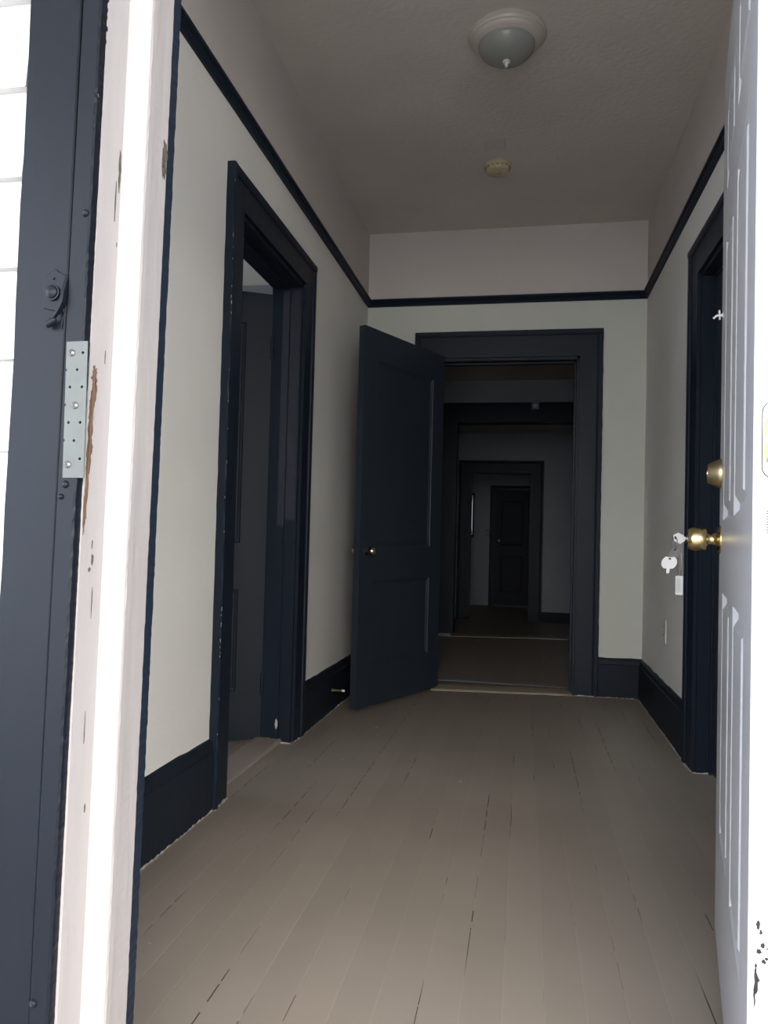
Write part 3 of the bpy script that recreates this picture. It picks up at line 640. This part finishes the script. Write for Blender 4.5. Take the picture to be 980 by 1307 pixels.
def painted_screw(x, z, rad, label):
    e = empty('screw', (x, FY, z)); tag(e, label, 'screw')
    mb = MB(); mb.lathe([(0, -.001), (rad*1.25, -.001), (rad*1.15, .0008), (rad*.95, .0022), (rad*.6, .0032), (0, .0036)], (0, 0, 0), (0, -1, 0), 24); mb.build('head', 'darkext', e, smooth=True)
    mb = MB(); mb.lathe([(0, .003), (rad*.28, .003), (rad*.28, .0039), (0, .0039)], (0, 0, 0), (0, -1, 0), 12); mb.build('slot', 'hole', e)
painted_screw(-.5695, 1.337, .0042, 'painted-over screw high on the dark casing above the old latch')
painted_screw(-.601, .322, .0045, 'painted-over screw at the foot of the dark casing')
painted_screw(-.5835, .983, .0042, 'painted-over screw just under the galvanised plate')
painted_screw(-.589, .967, .0032, 'second painted-over screw lower under the galvanised plate')
# old painted screen-door catch
ct = empty('door_catch', (-.6085, .8626, 1.2335)); tag(ct, 'painted-over old screen door catch on the dark casing', 'catch')
mb = MB(); mb.plate([(-.017, -.020), (.014, -.026), (.0155, .022), (.004, .0275), (-.002, .032), (-.009, .027), (-.018, .020)], (0, 0, 0), (1, 0, 0), (0, 0, 1), .0022); mb.build('plate', 'darkext', ct, bevel=.0008)
mb = MB(); mb.lathe([(.0, .0), (.0105, 0), (.0105, .0035), (.0085, .0038), (.0085, .003), (.0078, .0055), (.005, .0075), (0, .008)], (-.003, -.0018, 0), (0, -1, 0), 32); mb.build('button', 'darkext', ct, smooth=True)
mb = MB(); mb.lathe([(0, 0), (.0018, 0), (.0015, .002), (0, .0025)], (-.003, -.002, .019), (0, -1, 0), 14); mb.build('rivet', 'darkext', ct, smooth=True)
mb = MB(); rings = []
for k in range(13):                                  # the bent arm curling down to a tip
    a = k/12
    x = .0155-.002*a-.018*max(0, a-.55)**1.5*3; z_ = .024-.066*a; w_ = .0026-.0006*a; y_ = -.002-.009*math.sin(min(1, a*1.3)*PI*.6)
    rings.append([(x-w_, 0 if a < .8 else y_+.006, z_), (x+w_, 0 if a < .8 else y_+.006, z_), (x+w_, y_, z_), (x-w_, y_, z_)])
mb.loft(rings); mb.build('arm', 'darkext', ct, bevel=.0008)
mb = MB(); mb.lathe([(.0, -.008), (.0035, -.008), (.0048, -.003), (.0042, .005), (.002, .008), (0, .008)], (-.0005, -.007, -.040), (.8, 0, .6), 18); mb.build('tip', 'darkext', ct, smooth=True)
mb = MB(); mb.tube([(.013, -.001, -.030), (.010, -.0015, -.047)], .0008, 6); mb.build('pin', 'darkext', ct)
# hardware follows the frame's lean
for o in list(COL.objects):
    if o.parent is None and o.get('category') in ('screw', 'catch', 'metal plate'):
        if o.get('category') != 'metal plate': o.rotation_euler.y = LEAN

# ------------------------------------------------------------------ daylight
w = bpy.data.worlds.new('sky'); S.world = w; w.use_nodes = True
nt = w.node_tree; N = nt.nodes; L = nt.links; bg = N['Background']
tc = N.new('ShaderNodeTexCoord')
dp = N.new('ShaderNodeVectorMath'); dp.operation = 'DOT_PRODUCT'; dp.inputs[1].default_value = Vector((.33, -.89, .24)).normalized()
L.new(tc.outputs['Generated'], dp.inputs[0])
r = N.new('ShaderNodeValToRGB'); r.color_ramp.interpolation = 'EASE'
r.color_ramp.elements[0].position = .62; r.color_ramp.elements[0].color = (.46, .50, .57, 1)   # grey-blue overcast
r.color_ramp.elements[1].position = .99; r.color_ramp.elements[1].color = (1.0, .96, .90, 1)     # bright, veiled sun in front of the house
L.new(dp.outputs['Value'], r.inputs[0]); L.new(r.outputs[0], bg.inputs['Color'])
bg.inputs['Strength'].default_value = SKY

# ------------------------------------------------------------------ camera
cam = bpy.data.cameras.new('camera'); co = bpy.data.objects.new('camera', cam); COL.objects.link(co)
yaw, pit, rol, F = .187939, .029131, .025761, 944.18
fw = Vector((-math.sin(yaw)*math.cos(pit), math.cos(yaw)*math.cos(pit), math.sin(pit)))
rt = Vector((math.cos(yaw), math.sin(yaw), 0)); up = rt.cross(fw)
r2 = rt*math.cos(rol)+up*math.sin(rol); u2 = -rt*math.sin(rol)+up*math.cos(rol)
mw = Matrix((r2, u2, -fw)).transposed().to_4x4(); mw.translation = (0, 0, .93)
co.matrix_world = mw
cam.sensor_fit = 'VERTICAL'; cam.sensor_height = 36; cam.lens = F/1307*36; cam.clip_start = .02
S.camera = co
S.view_settings.view_transform = 'Standard'; S.view_settings.look = 'None'; S.view_settings.gamma = 1; S.view_settings.use_curve_mapping = False
S.view_settings.exposure = 0
S.cycles.max_bounces = 12; S.cycles.diffuse_bounces = 8; S.cycles.use_denoising = True
